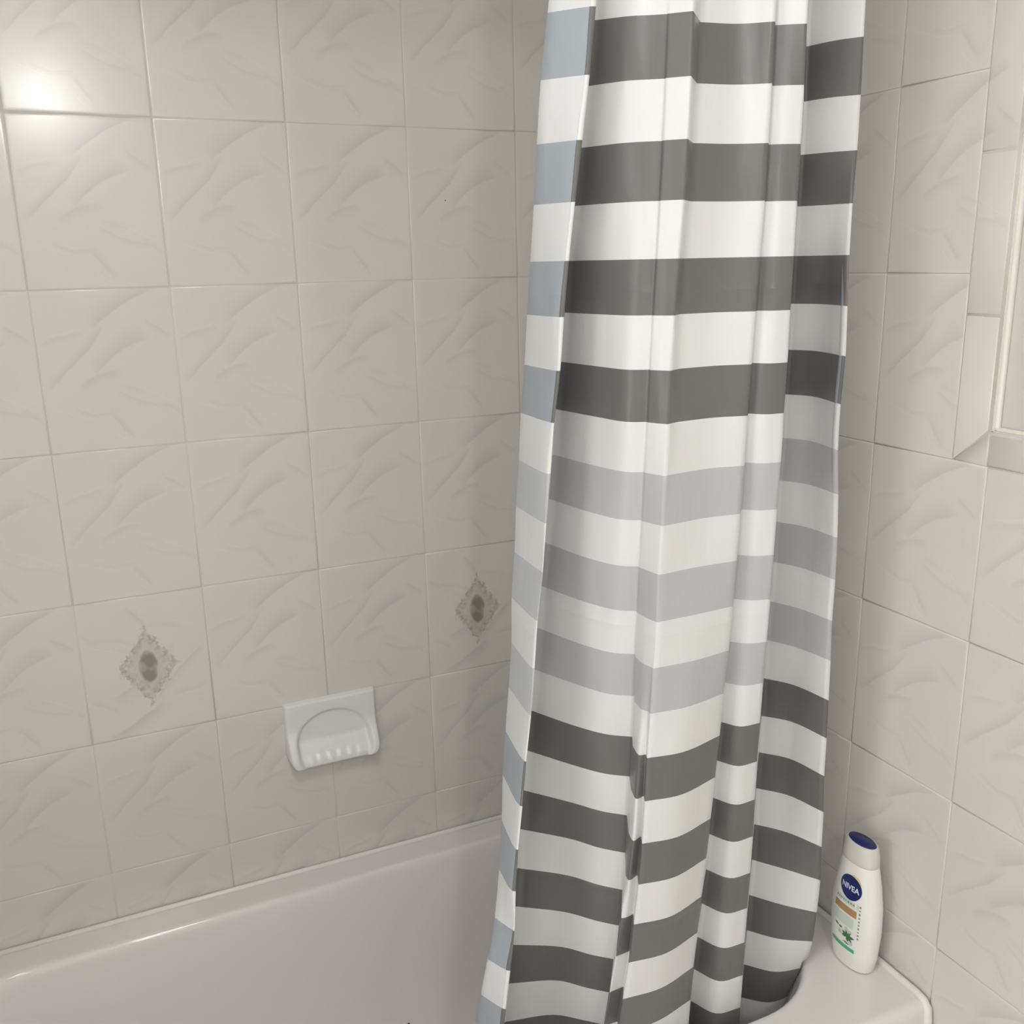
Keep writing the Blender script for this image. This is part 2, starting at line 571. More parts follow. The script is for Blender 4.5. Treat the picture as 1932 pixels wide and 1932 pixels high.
# tap-end wall, room walls, floor, ceiling (outside the picture, they bounce the light)
XW = -1.62                       # the room is wider than the tub alcove
wall_left = mesh_obj('wall_left', *box(XW - 0.12, XL - 0.0015, -0.80, 0.12, 0.0, ZC), M_WHITEPAINT, smooth=False)
tag(wall_left, kind='structure')
lc = [(max(c * TW, 0.0), min((c + 1) * TW, 0.799), c * TW) for c in range(0, 4)]
tile_field('tile_panel', grid_rects(lc, rows), lambda a, z: (XL, -a, z), (1, 0, 0), [M_TILE], wall_left)
DY0, DY1, DZ = -1.95, -1.15, 2.03    # opening added in the unseen side wall for the fill light
wd = None
pv, pf = [], []
for bx in ((XW - 0.12, XW, YB - 0.12, DY0, 0.0, ZC), (XW - 0.12, XW, DY1, -0.80, 0.0, ZC), (XW - 0.12, XW, DY0, DY1, DZ, ZC)):
    v, f = box(*bx)
    pf += [tuple(q + len(pv) for q in g) for g in f]
    pv += v
tag(mesh_obj('wall_side', pv, pf, M_WHITEPAINT, smooth=False), kind='structure')
wf = mesh_obj('wall_front', *box(XW - 0.12, PX + 0.12, YB - 0.12, YB, 0.0, ZC), M_WHITEPAINT, smooth=False)
tag(wf, kind='structure')
fl = mesh_obj('floor', *box(XW - 0.12, PX + 0.12, YB - 0.12, 0.12, -0.1, 0.0), M_FLOORT, smooth=False)
tag(fl, kind='structure')
ce = mesh_obj('ceiling', *box(XW - 0.12, PX + 0.12, YB - 0.12, 0.12, ZC, ZC + 0.1), M_WHITEPAINT, smooth=False)
tag(ce, kind='structure')
dl = bpy.data.lights.new('side_fill', 'AREA')  # added area light that lifts the lower parts, kept out of view
dl.shape = 'RECTANGLE'
dl.size, dl.size_y = 0.76, 1.96
dl.energy = SIDE_FILL_WATT
dl.color = (1.0, 0.985, 0.965)
do = bpy.data.objects.new('side_fill', dl)
do.location = (XW - 0.10, (DY0 + DY1) / 2, 1.0)
do.rotation_euler = (math.radians(90), 0, math.radians(-90))
link(do)

# tiny dark chip in the glaze of one tile
lathe_s = lathe('glaze_chip', [(0.0012, 0.0), (0.0009, 0.0004)], M_SPECK, None, 10)
lathe_s.rotation_euler = (math.pi / 2, 0, 0)
lathe_s.location = (3.326 * TW, 0.00005, Z0 - 0.4685 * TH)
lathe_s.parent = wall_back


# ------------------------------------------------------------------ bath tub
def rrect(x0, x1, y0, y1, r, nc=14, ns=26):
    r = max(min(r, (x1 - x0) / 2 - 1e-4, (y1 - y0) / 2 - 1e-4), 1e-4)
    P = []
    cs = [(x1 - r, y1 - r, 0), (x0 + r, y1 - r, 90), (x0 + r, y0 + r, 180), (x1 - r, y0 + r, 270)]
    for i, (cx, cy, a) in enumerate(cs):
        for k in range(nc + 1):
            t = math.radians(a + 90 * k / nc)
            P.append((cx + r * math.cos(t), cy + r * math.sin(t)))
        nx, ny, na = cs[(i + 1) % 4]
        e0 = P[-1]
        t = math.radians(na)
        e1 = (nx + r * math.cos(t), ny + r * math.sin(t))
        for k in range(1, ns):
            f = k / ns
            P.append((e0[0] + (e1[0] - e0[0]) * f, e0[1] + (e1[1] - e0[1]) * f))
    return P


TX0, TX1, TY0, TY1 = XL + 0.0015, XR - 0.0015, -0.7665, -0.0015
IX0, IX1, IY0, IY1, IR = -0.300, 1.056, -0.6775, -0.064, 0.165
prof = []
# outer skin from the floor up (the apron) and over the rounded rim
for (ins, z, r) in ((0.0, 0.0, 0.006), (0.0, DECK - 0.060, 0.006), (0.0, DECK - 0.016, 0.006), (0.0012, DECK - 0.0095, 0.008),
                    (0.0045, DECK - 0.004, 0.010), (0.009, DECK - 0.001, 0.012), (0.014, DECK, 0.014)):
    prof.append((TX0 + (ins if z > 0.1 and ins > 0.01 else 0), TX1, TY0 + ins, TY1, r, z))
prof.append((TX0 + 0.017, TX1 - 0.003, TY0 + 0.017, TY1 - 0.003, 0.016, DECK))
prof.append((IX0 - 0.014, IX1 + 0.014, IY0 - 0.014, IY1 + 0.012, IR + 0.012, DECK))
prof.append((IX0 - 0.008, IX1 + 0.008, IY0 - 0.008, IY1 + 0.007, IR + 0.008, DECK - 0.0001))
for (ins, dz) in ((-0.003, -0.0004), (0.0, -0.0018), (0.003, -0.0052), (0.0055, -0.013), (0.011, -0.035), (0.020, -0.10), (0.034, -0.18), (0.050, -0.25),
                  (0.066, -0.295), (0.088, -0.325), (0.12, -0.342), (0.17, -0.350), (0.26, -0.354)):
    left = ins * 1.0
    prof.append((IX0 + ins * 1.6, IX1 - ins * 1.0, IY0 + ins, IY1 - ins * 1.05, max(IR - ins * 0.35, 0.03), DECK + dz))
TV, TF = [], []
ringn = None
for (x0, x1, y0, y1, r, z) in prof:
    ps = rrect(x0, x1, y0, y1, r)
    ringn = len(ps)
    TV += [(x, y, z) for x, y in ps]
for i in range(len(prof) - 1):
    for k in range(ringn):
        k2 = (k + 1) % ringn
        TF.append((i * ringn + k, i * ringn + k2, (i + 1) * ringn + k2, (i + 1) * ringn + k))
TF.append(tuple((len(prof) - 1) * ringn + k for k in range(ringn)))
tub = empty('bathtub', (0.376, -0.38, 0.0), label='white enamel bathtub set between the tiled walls, the striped curtain hanging into it', cat='bathtub')
tb = mesh_obj('tub_shell', TV, TF, M_TUB, None, True)
tb.parent = tub
tb.location = (-0.376, 0.38, 0)


def under(o, root):
    o.parent = root
    o.location = Vector(o.location) - Vector(root.location)
    return o


under(tube('caulk_bead', [(XL + 0.02, -0.0052, DECK + 0.0022), (0.2, -0.0052, DECK + 0.0028), (0.6, -0.0052, DECK + 0.0026), (XR - 0.005, -0.0052, DECK + 0.0022)], 0.0048, M_CAULK, None, 10), tub)
cb = [(XR - 0.0072, -0.005, DECK + 0.001), (XR - 0.0072, -0.35, DECK + 0.001), (XR - 0.0072, -0.60, DECK + 0.001), (XR - 0.0076, -0.745, DECK + 0.001), (XR - 0.0080, -0.758, DECK - 0.002),
      (XR - 0.0080, -0.7655, DECK - 0.011), (XR - 0.0080, -0.768, DECK - 0.03), (XR - 0.0080, -0.768, 0.004)]
under(tube('caulk_bead', cb, [0.0058, 0.0058, 0.0058, 0.006, 0.0068, 0.0072, 0.007, 0.007], M_CAULK, None, 10), tub)
under(lathe('enamel_chip', [(0.0026, -0.001), (0.0026, 0.0008), (0.0012, 0.0014)], M_SPECK, None, 10, (0.482, -0.139, DECK - 0.300)), tub)['label'] = 'tiny dark speck on the enamel'
# drain and overflow at the tap end
under(lathe('drain', [(0.03, 0.0), (0.03, 0.003), (0.02, 0.004), (0.018, 0.001)], M_CHROME, None, 24, (0.02, -0.37, DECK - 0.3535)), tub)

# ------------------------------------------------------------------ shower curtain
CURT = {
 'A': ([5485,5472,5459,5447,5434,5421,5408,5438,5490,5545,5597,5638,5634,5628,5586,5545,5475,5440,5368,5286,5206,5125,4991,4843,4719,4636,4580,4524,4468,4413,4357,4301,4245],
  [-7370,-7217,-7065,-6912,-6759,-6606,-6453,-6278,-6071,-5842,-5621,-5435,-5305,-5234,-5210,-5221,-5247,-5287,-5331,-5369,-5421,-5530,-5712,-5861,-5868,-5775,-5647,-5520,-5392,-5264,-5137,-5009,-4882]),
 'B': ([5697,5700,5703,5705,5708,5710,5713,5682,5677,5662,5648,5656,5615,5564,5534,5488,5391,5321,5257,5163,5086,5017,4955,4958,4856,4791,4727,4662,4597,4533,4468,4403,4338],
  [-7552,-7435,-7317,-7200,-7083,-6965,-6848,-6725,-6597,-6470,-6352,-6253,-6181,-6136,-6117,-6118,-6134,-6160,-6187,-6206,-6215,-6216,-6203,-6181,-6148,-6113,-6077,-6041,-6006,-5970,-5934,-5899,-5863]),
 'H': ([5810,5802,5794,5787,5779,5771,5763,5742,5719,5703,5695,5689,5638,5604,5546,5488,5401,5338,5267,5180,5110,5038,4995,4971,4905,4835,4764,4693,4622,4552,4481,4410,4339],
  [-7569,-7452,-7335,-7218,-7101,-6984,-6867,-6746,-6621,-6499,-6386,-6293,-6224,-6182,-6164,-6165,-6178,-6200,-6221,-6237,-6244,-6243,-6231,-6213,-6188,-6160,-6132,-6104,-6077,-6049,-6021,-5993,-5965]),
 'L': ([5907,5936,5964,5992,6020,6048,6077,6089,6099,6115,6148,6180,6157,6164,6142,6098,6030,5983,5918,5852,5788,5715,5661,5590,5535,5466,5366,5264,5161,5059,4957,4855,4753],
  [-7409,-7226,-7042,-6859,-6675,-6492,-6308,-6120,-5926,-5732,-5549,-5387,-5255,-5154,-5080,-5026,-4987,-4960,-4943,-4935,-4937,-4946,-4960,-4979,-5006,-5043,-5086,-5127,-5168,-5209,-5250,-5291,-5332]),
 'M': ([6265,6274,6284,6294,6304,6313,6323,6321,6308,6283,6276,6290,6289,6302,6292,6274,6269,6255,6261,6227,6215,6215,6213,6192,6155,6108,6059,5993,5927,5861,5795,5729,5663],
  [-7053,-6998,-6943,-6887,-6832,-6777,-6722,-6642,-6532,-6391,-6261,-6166,-6094,-6068,-6015,-5941,-5872,-5803,-5751,-5708,-5652,-5584,-5515,-5481,-5465,-5413,-5354,-5322,-5290,-5258,-5225,-5193,-5161]),
 'N': ([6449,6457,6465,6474,6482,6490,6498,6498,6474,6441,6412,6394,6407,6439,6449,6465,6478,6473,6467,6482,6473,6474,6477,6466,6446,6414,6377,6340,6303,6266,6229,6192,6156],
  [-7065,-7028,-6992,-6955,-6919,-6882,-6846,-6813,-6783,-6755,-6722,-6674,-6618,-6555,-6466,-6389,-6315,-6225,-6140,-6086,-6017,-5949,-5885,-5845,-5806,-5744,-5675,-5606,-5536,-5467,-5398,-5329,-5259]),
 'C': ([6599,6607,6615,6622,6630,6638,6646,6643,6637,6620,6602,6597,6609,6621,6643,6661,6679,6701,6734,6744,6740,6735,6739,6724,6698,6666,6632,6597,6563,6529,6495,6461,6426],
  [-7182,-7143,-7103,-7064,-7024,-6984,-6945,-6906,-6884,-6866,-6842,-6804,-6750,-6681,-6608,-6533,-6461,-6396,-6342,-6289,-6237,-6191,-6150,-6107,-6056,-5970,-5904,-5838,-5772,-5706,-5640,-5574,-5508]),
 'Cp': ([6649,6647,6645,6642,6640,6637,6635,6631,6616,6600,6588,6587,6599,6611,6630,6646,6660,6663,6652,6614,6581,6533,6477,6394,6337,6278,6218,6158,6098,6038,5978,5918,5859],
  [-7079,-7062,-7045,-7028,-7011,-6994,-6978,-6959,-6935,-6909,-6877,-6834,-6778,-6712,-6645,-6576,-6517,-6478,-6478,-6514,-6536,-6566,-6599,-6631,-6593,-6526,-6459,-6391,-6324,-6257,-6190,-6122,-6055]),
 'Q': ([6731,6730,6729,6728,6727,6726,6725,6714,6698,6675,6662,6655,6660,6662,6670,6670,6660,6638,6611,6564,6526,6495,6463,6459,6442,6393,6344,6295,6246,6198,6149,6100,6051],
  [-7167,-7151,-7135,-7119,-7103,-7087,-7071,-7053,-7033,-7007,-6981,-6948,-6908,-6861,-6811,-6759,-6715,-6696,-6714,-6757,-6766,-6755,-6707,-6645,-6590,-6518,-6447,-6376,-6305,-6233,-6162,-6091,-6020]),
 'D': ([6831,6830,6829,6828,6828,6827,6826,6818,6801,6775,6754,6734,6727,6719,6718,6702,6688,6667,6653,6648,6645,6640,6621,6590,6564,6511,6457,6404,6350,6297,6243,6190,6136],
  [-7243,-7231,-7218,-7205,-7193,-7180,-7167,-7148,-7122,-7090,-7062,-7035,-7013,-6986,-6956,-6927,-6896,-6853,-6813,-6783,-6748,-6707,-6658,-6625,-6581,-6516,-6451,-6387,-6322,-6257,-6193,-6128,-6063]),
 'R': ([7363,7328,7292,7257,7222,7186,7151,7113,7074,7009,6961,6945,6918,6879,6821,6738,6700,6672,6645,6612,6592,6563,6527,6479,6428,6378,6327,6277,6226,6176,6125,6075,6025],
  [-6723,-6738,-6754,-6769,-6784,-6800,-6815,-6832,-6856,-6863,-6879,-6913,-6940,-6954,-6953,-6935,-6919,-6893,-6882,-6872,-6867,-6863,-6845,-6819,-6776,-6718,-6660,-6602,-6544,-6486,-6428,-6370,-6312]),
 'S': ([7665,7659,7653,7647,7641,7635,7629,7615,7588,7540,7505,7498,7468,7435,7412,7357,7315,7258,7158,7117,7098,7060,7042,7010,6989,6977,6966,6955,6944,6933,6922,6910,6899],
  [-6854,-6858,-6863,-6868,-6873,-6878,-6882,-6881,-6882,-6873,-6877,-6898,-6899,-6897,-6895,-6893,-6914,-6921,-6930,-6946,-6942,-6938,-6919,-6895,-6843,-6770,-6696,-6623,-6550,-6477,-6404,-6331,-6257]),
 'E': ([7892,7906,7919,7932,7945,7959,7972,7976,7969,7949,7927,7907,7892,7887,7884,7878,7875,7860,7833,7814,7773,7726,7685,7648,7631,7627,7642,7656,7670,7685,7699,7713,7727],
  [-7204,-7184,-7164,-7143,-7123,-7103,-7083,-7061,-7046,-7034,-7024,-7012,-6995,-6977,-6947,-6917,-6884,-6851,-6815,-6791,-6777,-6773,-6757,-6728,-6683,-6619,-6558,-6498,-6437,-6376,-6315,-6254,-6194]),
 'T': ([8048,8054,8060,8066,8072,8078,8084,8082,8069,8043,8022,8009,8010,8023,8034,8046,8053,8056,8058,8070,8070,8072,8073,8079,8071,8058,8058,8053,8049,8045,8041,8037,8032],
  [-7052,-7035,-7017,-6999,-6982,-6964,-6946,-6932,-6927,-6921,-6914,-6893,-6860,-6821,-6772,-6719,-6669,-6614,-6545,-6476,-6414,-6354,-6294,-6238,-6174,-6114,-6053,-5997,-5941,-5885,-5828,-5772,-5716]),
 'U': ([8181,8190,8199,8209,8218,8227,8236,8230,8213,8182,8159,8148,8150,8175,8196,8212,8232,8229,8218,8221,8236,8249,8257,8266,8259,8252,8251,8251,8252,8253,8254,8255,8256],
  [-7159,-7140,-7120,-7101,-7082,-7062,-7043,-7028,-7032,-7044,-7058,-7055,-7023,-6980,-6919,-6862,-6822,-6781,-6742,-6706,-6674,-6644,-6603,-6567,-6519,-6481,-6434,-6386,-6339,-6292,-6245,-6197,-6150]),
 'F': ([8219,8249,8279,8309,8339,8369,8399,8417,8415,8404,8391,8389,8393,8412,8432,8453,8469,8485,8502,8528,8549,8572,8599,8603,8611,8616,8650,8664,8677,8690,8703,8716,8730],
  [-7301,-7269,-7238,-7206,-7175,-7143,-7112,-7086,-7076,-7081,-7087,-7086,-7063,-7032,-6984,-6938,-6898,-6848,-6792,-6739,-6689,-6655,-6620,-6595,-6558,-6526,-6484,-6447,-6410,-6373,-6336,-6299,-6262]),
 'V': ([9001,9040,9079,9118,9156,9195,9234,9275,9327,9387,9446,9497,9520,9537,9537,9540,9552,9554,9538,9517,9505,9494,9478,9457,9432,9389,9346,9300,9266,9233,9199,9166,9132],
  [-6351,-6318,-6284,-6250,-6217,-6183,-6149,-6095,-6023,-5936,-5853,-5791,-5745,-5724,-5697,-5666,-5635,-5610,-5594,-5595,-5599,-5592,-5591,-5608,-5631,-5652,-5693,-5708,-5727,-5746,-5765,-5784,-5804]),
 'W': ([9050,9101,9151,9202,9253,9304,9355,9419,9489,9555,9620,9647,9679,9698,9709,9717,9716,9718,9734,9754,9783,9785,9782,9765,9730,9698,9664,9645,9624,9603,9583,9562,9541],
  [-6938,-6869,-6801,-6732,-6663,-6594,-6526,-6451,-6368,-6277,-6199,-6117,-6078,-6066,-6061,-6056,-6045,-6043,-6023,-5983,-5963,-5965,-5968,-6006,-6050,-6076,-6073,-6070,-6017,-5963,-5910,-5857,-5803]),
 'G': ([9045,9130,9215,9300,9385,9471,9556,9610,9588,9523,9468,9459,9486,9550,9649,9716,9763,9791,9837,9854,9886,9895,9946,9984,10036,10061,10112,10149,10185,10222,10259,10296,10333],
  [-7240,-7164,-7088,-7012,-6936,-6860,-6784,-6729,-6736,-6807,-6891,-6924,-6866,-6806,-6762,-6728,-6693,-6658,-6634,-6627,-6609,-6601,-6585,-6556,-6522,-6468,-6367,-6203,-6039,-5876,-5712,-5548,-5384]),
}

ORDER = ['A', 'B', 'H', 'L', 'M', 'N', 'C', 'Cp', 'Q', 'D', 'R', 'S', 'E', 'T', 'U', 'F', 'V', 'W', 'G']
HS = 0.0625                      # height of one stripe
ZS = Z0 + 0.02686                # top of the first dark stripe
K0, KN = -5, 27
KEND = 24.6                      # hem of the curtain, in stripes


def cr(p0, p1, p2, p3, t):
    return 0.5 * ((2 * p1) + (-p0 + p2) * t + (2 * p0 - 5 * p1 + 4 * p2 - p3) * t * t + (-p0 + 3 * p1 - 3 * p2 + p3) * t ** 3)


def col_at(c, k):
    xs, ys = CURT[c]
    f = min(max(k - K0, 0.0), len(xs) - 1.001)
    i = int(f)
    t = f - i
    g = lambda a, j: a[min(max(j, 0), len(a) - 1)] * 1e-4
    return Vector((cr(g(xs, i - 1), g(xs, i), g(xs, i + 1), g(xs, i + 2), t), cr(g(ys, i - 1), g(ys, i), g(ys, i + 1), g(ys, i + 2), t)))


def in_tub(p, z):
    """keep the tucked-in part of the cloth inside the basin"""
    d = DECK - z
    if d < -0.02: return p
    ins = 0.006 + max(0.0, d) * 0.19
    x1, y0, r = IX1 - ins, IY0 + ins, IR - 0.005
    q = p.copy()
    q.y = max(q.y, y0)
    q.x = min(q.x, x1)
    cx, cy = x1 - r, y0 + r
    if q.x > cx and q.y < cy:
        v = Vector((q.x - cx, q.y - cy))
        if v.length > r:
            v = v.normalized() * r
            q = Vector((cx + v.x, cy + v.y))
    return q


def spline(P, n):
    """centripetal Catmull-Rom through the 2D points P, n steps per span"""
    out = []
    if len(P) == 2:
        return [P[0].lerp(P[1], i / n) for i in range(n)] + [P[1]]
    Q = [P[0] * 2 - P[1]] + P + [P[-1] * 2 - P[-2]]
    for i in range(1, len(Q) - 2):
        p0, p1, p2, p3 = Q[i - 1:i + 3]
        t0 = 0.0
        t1 = t0 + max((p1 - p0).length, 1e-5) ** 0.5
        t2 = t1 + max((p2 - p1).length, 1e-5) ** 0.5
        t3 = t2 + max((p3 - p2).length, 1e-5) ** 0.5
        for s in range(n):
            t = t1 + (t2 - t1) * s / n
            a1 = p0 * ((t1 - t) / (t1 - t0)) + p1 * ((t - t0) / (t1 - t0))
            a2 = p1 * ((t2 - t) / (t2 - t1)) + p2 * ((t - t1) / (t2 - t1))
            a3 = p2 * ((t3 - t) / (t3 - t2)) + p3 * ((t - t2) / (t3 - t2))
            b1 = a1 * ((t2 - t) / (t2 - t0)) + a2 * ((t - t0) / (t2 - t0))
            b2 = a2 * ((t3 - t) / (t3 - t1)) + a3 * ((t - t1) / (t3 - t1))
            out.append(b1 * ((t2 - t) / (t2 - t1)) + b2 * ((t - t1) / (t2 - t1)))
    out.append(P[-1])
    return out


def section(k):
    z = ZS - k * HS
    p = {c: col_at(c, k) for c in ORDER}
    A2 = p['A'] + Vector((0.004, 0.009))
    G2 = p['G'] + Vector((0.0035, 0.006))
    G3 = p['G'] + Vector((0.0025, 0.014))
    segs = [([p['H'], p['B'], p['A']], 4), ([p['A'], A2], 2), ([A2, p['L']], 4), ([p['L'], p['M'], p['N'], p['C']], 6), ([p['C'], p['Cp']], 2),
            ([p['Cp'], p['Q'], p['D']], 5), ([p['D'], p['R']], 3), ([p['R'], p['S'], p['E']], 7), ([p['E'], p['T']], 2),
            ([p['T'], p['U'], p['F']], 5), ([p['F'], p['V']], 5), ([p['V'], p['W'], p['G']], 6), ([p['G'], G2, G3], 2)]
    row = []
    for pts, n in segs:
        s = spline(pts, n)
        row += s if not row else s[1:]
    return [in_tub(q, z) for q in row], z, p


SUB = 4
steps = int((KEND - K0) * SUB)
CV, CF, CU = [], [], []
hem = []
for i in range(steps + 1):
    k = K0 + (KEND - K0) * i / steps
    row, z, p = section(k)
    nc = len(row)
    for j, q in enumerate(row):
        CV.append((q.x, q.y, z))
        CU.append((j / nc, k))
    hem.append((in_tub(p['H'], z), in_tub(p['B'], z), z, k))
for i in range(steps):
    for j in range(nc - 1):
        a = i * nc + j
        CF.append((a, a + nc, a + nc + 1, a + 1))
curtain = empty('shower_curtain', (0.82, -0.70, ZS + 5 * HS), label='white shower curtain with dark and light grey bands, tucked into the tub', cat='shower curtain')
cloth = under(mesh_obj('cloth', CV, CF, [M_CLOTH, M_CLOTH_BACK], None, True, CU), curtain)
sd = cloth.modifiers.new('thickness', 'SOLIDIFY')
sd.thickness = 0.0007
sd.offset = -1.0
sd.material_offset = 1
sd.material_offset_rim = 0
# the free edge is folded over and stitched: its printed face shows on the reverse
HV, HF, HU = [], [], []
nv = Vector((-0.36, -0.93))
for (h, b, z, k) in hem:
    wv = b - h
    if wv.length > 0.016: b = h + wv.normalized() * 0.016
    for (q, e) in ((h, 0.0002), (h, 0.0014), (h.lerp(b, 0.5), 0.0020), (b, 0.0016), (b, 0.0009)):
        g = q + nv * e
        HV.append((g.x, g.y, z)); HU.append((0, k))
for i in range(steps):
    for j in range(4):
        a = i * 5 + j
        HF.append((a, a + 1, a + 6, a + 5))
hm = under(mesh_obj('hem', HV, HF, M_CLOTH, None, True, HU), curtain)
hm['label'] = 'narrow stitched side hem showing the printed face'

# rod above the frame, rings on it
RODZ = ZS + 5 * HS + 0.05
rod = under(tube('rod_tube', [(XL + 0.004, -0.70, RODZ), (XR - 0.004, -0.70, RODZ)], 0.0125, M_CHROME, None, 20), 
            empty('curtain_rod', (0.376, -0.70, RODZ), label='straight chrome shower curtain rod spanning between the two end walls above the tub', cat='curtain rod'))
for x in (XL + 0.001, XR - 0.013):
    o = tube('flange', [(x, -0.70, RODZ), (x + 0.012, -0.70, RODZ)], 0.028, M_CHROME, None, 24)
    under(o, rod.parent)
for nm in ('A', 'M', 'C', 'D', 'S', 'F', 'W', 'G'):
    q = col_at(nm, K0)
    pts = [(q.x, -0.70 + 0.021 * math.sin(t), RODZ - 0.004 + 0.023 * math.cos(t)) for t in [2 * math.pi * s / 20 for s in range(21)]]
    under(tube('curtain_ring', pts, 0.0016, M_CHROME, None, 8), curtain)
    under(tube('ring_tab', [(q.x, -0.70, RODZ - 0.027), (q.x, (q.y - 0.70) / 2, RODZ - 0.04), (q.x, q.y, ZS + 5 * HS - 0.004)], 0.002, M_CHROME, None, 6), curtain)

# ------------------------------------------------------------------ soap dish
SX0, SX1, SZ1, SZ0 = 0.3185, 0.4915, Z0 - 0.9945, Z0 - 1.1235


def ss(a, b, x):
    t = min(max((x - a) / (b - a), 0.0), 1.0)
    return t * t * (3 - 2 * t)


def dish_h(u, v):
    """stand-off from the wall at u (0..1 across) and v (0 top .. 1 bottom)"""
    W, H = SX1 - SX0, SZ1 - SZ0
    front = 0.011 + 0.027 * ss(0.40, 0.86, v)
    du = abs(u - 0.5) * 2
    # arched recess
    au = (u - 0.505) / 0.408
    av = (v - 0.66) / 0.475
    e = 1 - math.sqrt(au * au + av * av) if v < 0.66 else 1 - abs(au) ** 1.0
    inside = ss(-0.02, 0.10, e)
    back = 0.0055
    shelf = back + 0.026 * ss(0.60, 0.90, v)
    if v > 0.66:
        shelf += 0.0007 * math.cos(u * 2 * math.pi * 9.0) * ss(0.74, 0.80, v) * (1 - ss(0.88, 0.94, v)) * ss(0.15, 0.4, e)
    lip = ss(0.90, 0.95, v)
    rec = shelf * (1 - lip) + min(front, 0.034) * lip
    h = front * (1 - inside) + rec * inside
    return h


nu, nv_ = 72, 60
V, F = [], []
W, H = SX1 - SX0, SZ1 - SZ0
for j in range(nv_ + 1):
    for i in range(nu + 1):
        u, v = i / nu, j / nv_
        # outline: small radius at the top, generous at the bottom
        r = 0.029
        z = SZ1 - v * H
        x0, x1 = SX0, SX1
        d = (SZ0 + r) - z
        if d > 0:
            s = r - math.sqrt(max(r * r - d * d, 0.0))
            x0 += s; x1 -= s
        x = x0 + (x1 - x0) * u
        h = dish_h(u, v)
        # rounded falloff at all borders
        ex = min(x - x0, x1 - x)
        ez = SZ1 - z
        eb = (z - SZ0)
        rr = 0.0055
        k = min(ex, ez) / rr
        kb = eb / 0.012
        f1 = math.sqrt(max(0.0, 1 - (1 - min(k, 1)) ** 2))
        f2 = math.sqrt(max(0.0, 1 - (1 - min(kb, 1)) ** 2))
        hh = h * (0.0 + f1) if k < 1 else h
        hh = hh * f2 if kb < 1 else hh
        V.append((x, -hh - 0.0002, z))
for j in range(nv_):
    for i in range(nu):
        a = j * (nu + 1) + i
        F.append((a, a + nu + 1, a + nu + 2, a + 1))
edge = [i for i in range(nu + 1)] + [j * (nu + 1) + nu for j in range(1, nv_ + 1)] + [nv_ * (nu + 1) + i for i in range(nu - 1, -1, -1)] + [j * (nu + 1) for j in range(nv_ - 1, 0, -1)]
dish = mesh_obj('soap_dish', V, F, M_CERAMIC)
tag(dish, 'white ceramic soap dish with arched recess fixed to the tiled wall', 'soap dish')

# ------------------------------------------------------------------ shampoo bottle
BX, BY, BZ = 1.094, -0.644, DECK + 0.0005
bottle = empty('shower_gel_bottle', (BX, BY, BZ), label='white bottle with round blue logo and pearl cap on the tub rim corner', cat='bottle')
BH = 0.190


def interp(tab, z):
    for (z0, a), (z1, b) in zip(tab, tab[1:]):
        if z <= z1:
            t = min(max((z - z0) / (z1 - z0), 0), 1)
            t = t * t * (3 - 2 * t) * 0.35 + t * 0.65
            return a + (b - a) * t
    return tab[-1][1]


WY = [(0.0, 0.0335), (0.003, 0.0375), (0.03, 0.0430), (0.075, 0.0465), (0.115, 0.0455), (0.150, 0.0408), (0.175, 0.0355), (0.188, 0.0325), (0.190, 0.0318)]
WX = [(0.0, 0.0190), (0.003, 0.0225), (0.03, 0.0250), (0.075, 0.0262), (0.115, 0.0258), (0.150, 0.0238), (0.175, 0.0215), (0.188, 0.0202), (0.190, 0.0198)]


def oval_loft(name, tabx, taby, zs, mat, n=48, e=2.3):
    V, F = [], []
    for z in zs:
        a, b = interp(taby, z), interp(tabx, z)
        for k in range(n):
            t = 2 * math.pi * k / n
            c, s = math.cos(t), math.sin(t)
            V.append((BX + b * math.copysign(abs(c) ** (2 / e), c), BY + a * math.copysign(abs(s) ** (2 / e), s), BZ + z))
    for i in range(len(zs) - 1):
        for k in range(n):
            k2 = (k + 1) % n
            F.append((i * n + k, i * n + k2, (i + 1) * n + k2, (i + 1) * n + k))
    F.append(tuple(range(n))[::-1])
    F.append(tuple((len(zs) - 1) * n + k for k in range(n)))
    return under(mesh_obj(name, V, F, mat), bottle)


zs = [0, 0.001, 0.002, 0.003, 0.005, 0.01] + [0.01 + 0.18 * i / 36 for i in range(1, 36)] + [0.1885, 0.190]
oval_loft('body', WX, WY, zs, M_BOTTLE)
CY = [(0.1895, 0.0322), (0.1905, 0.0328), (0.205, 0.0318), (0.218, 0.0298), (0.2215, 0.0282), (0.2225, 0.0265), (0.2226, 0.024)]
CX = [(0.1895, 0.0204), (0.1905, 0.0210), (0.205, 0.0198), (0.218, 0.0180), (0.2215, 0.0165), (0.2225, 0.0150), (0.2226, 0.013)]
oval_loft('cap', CX, CY, [0.1895, 0.1905, 0.195, 0.20, 0.205, 0.21, 0.214, 0.218, 0.2200, 0.2215, 0.2222, 0.2225, 0.2226], M_CAP)
TYt = [(0.2224, 0.0264), (0.2232, 0.0258)]
TXt = [(0.2224, 0.0147), (0.2232, 0.0141)]
ct = oval_loft('cap_top', TXt, TYt, [0.2224, 0.2229, 0.2232], M_NAVY, e=2.0)
ct['label'] = 'navy blue oval disc on the cap'


def surf(y, z, off):
    """point on the label side (facing the tub, -x); y is measured to the right seen from there"""
    a, b = interp(WY, z), interp(WX, z)
    q = min(abs(y) / a, 0.995)
    x = b * (1 - q ** 2.3) ** (1 / 2.3)
    return (BX - x - off, BY - y, BZ + z)


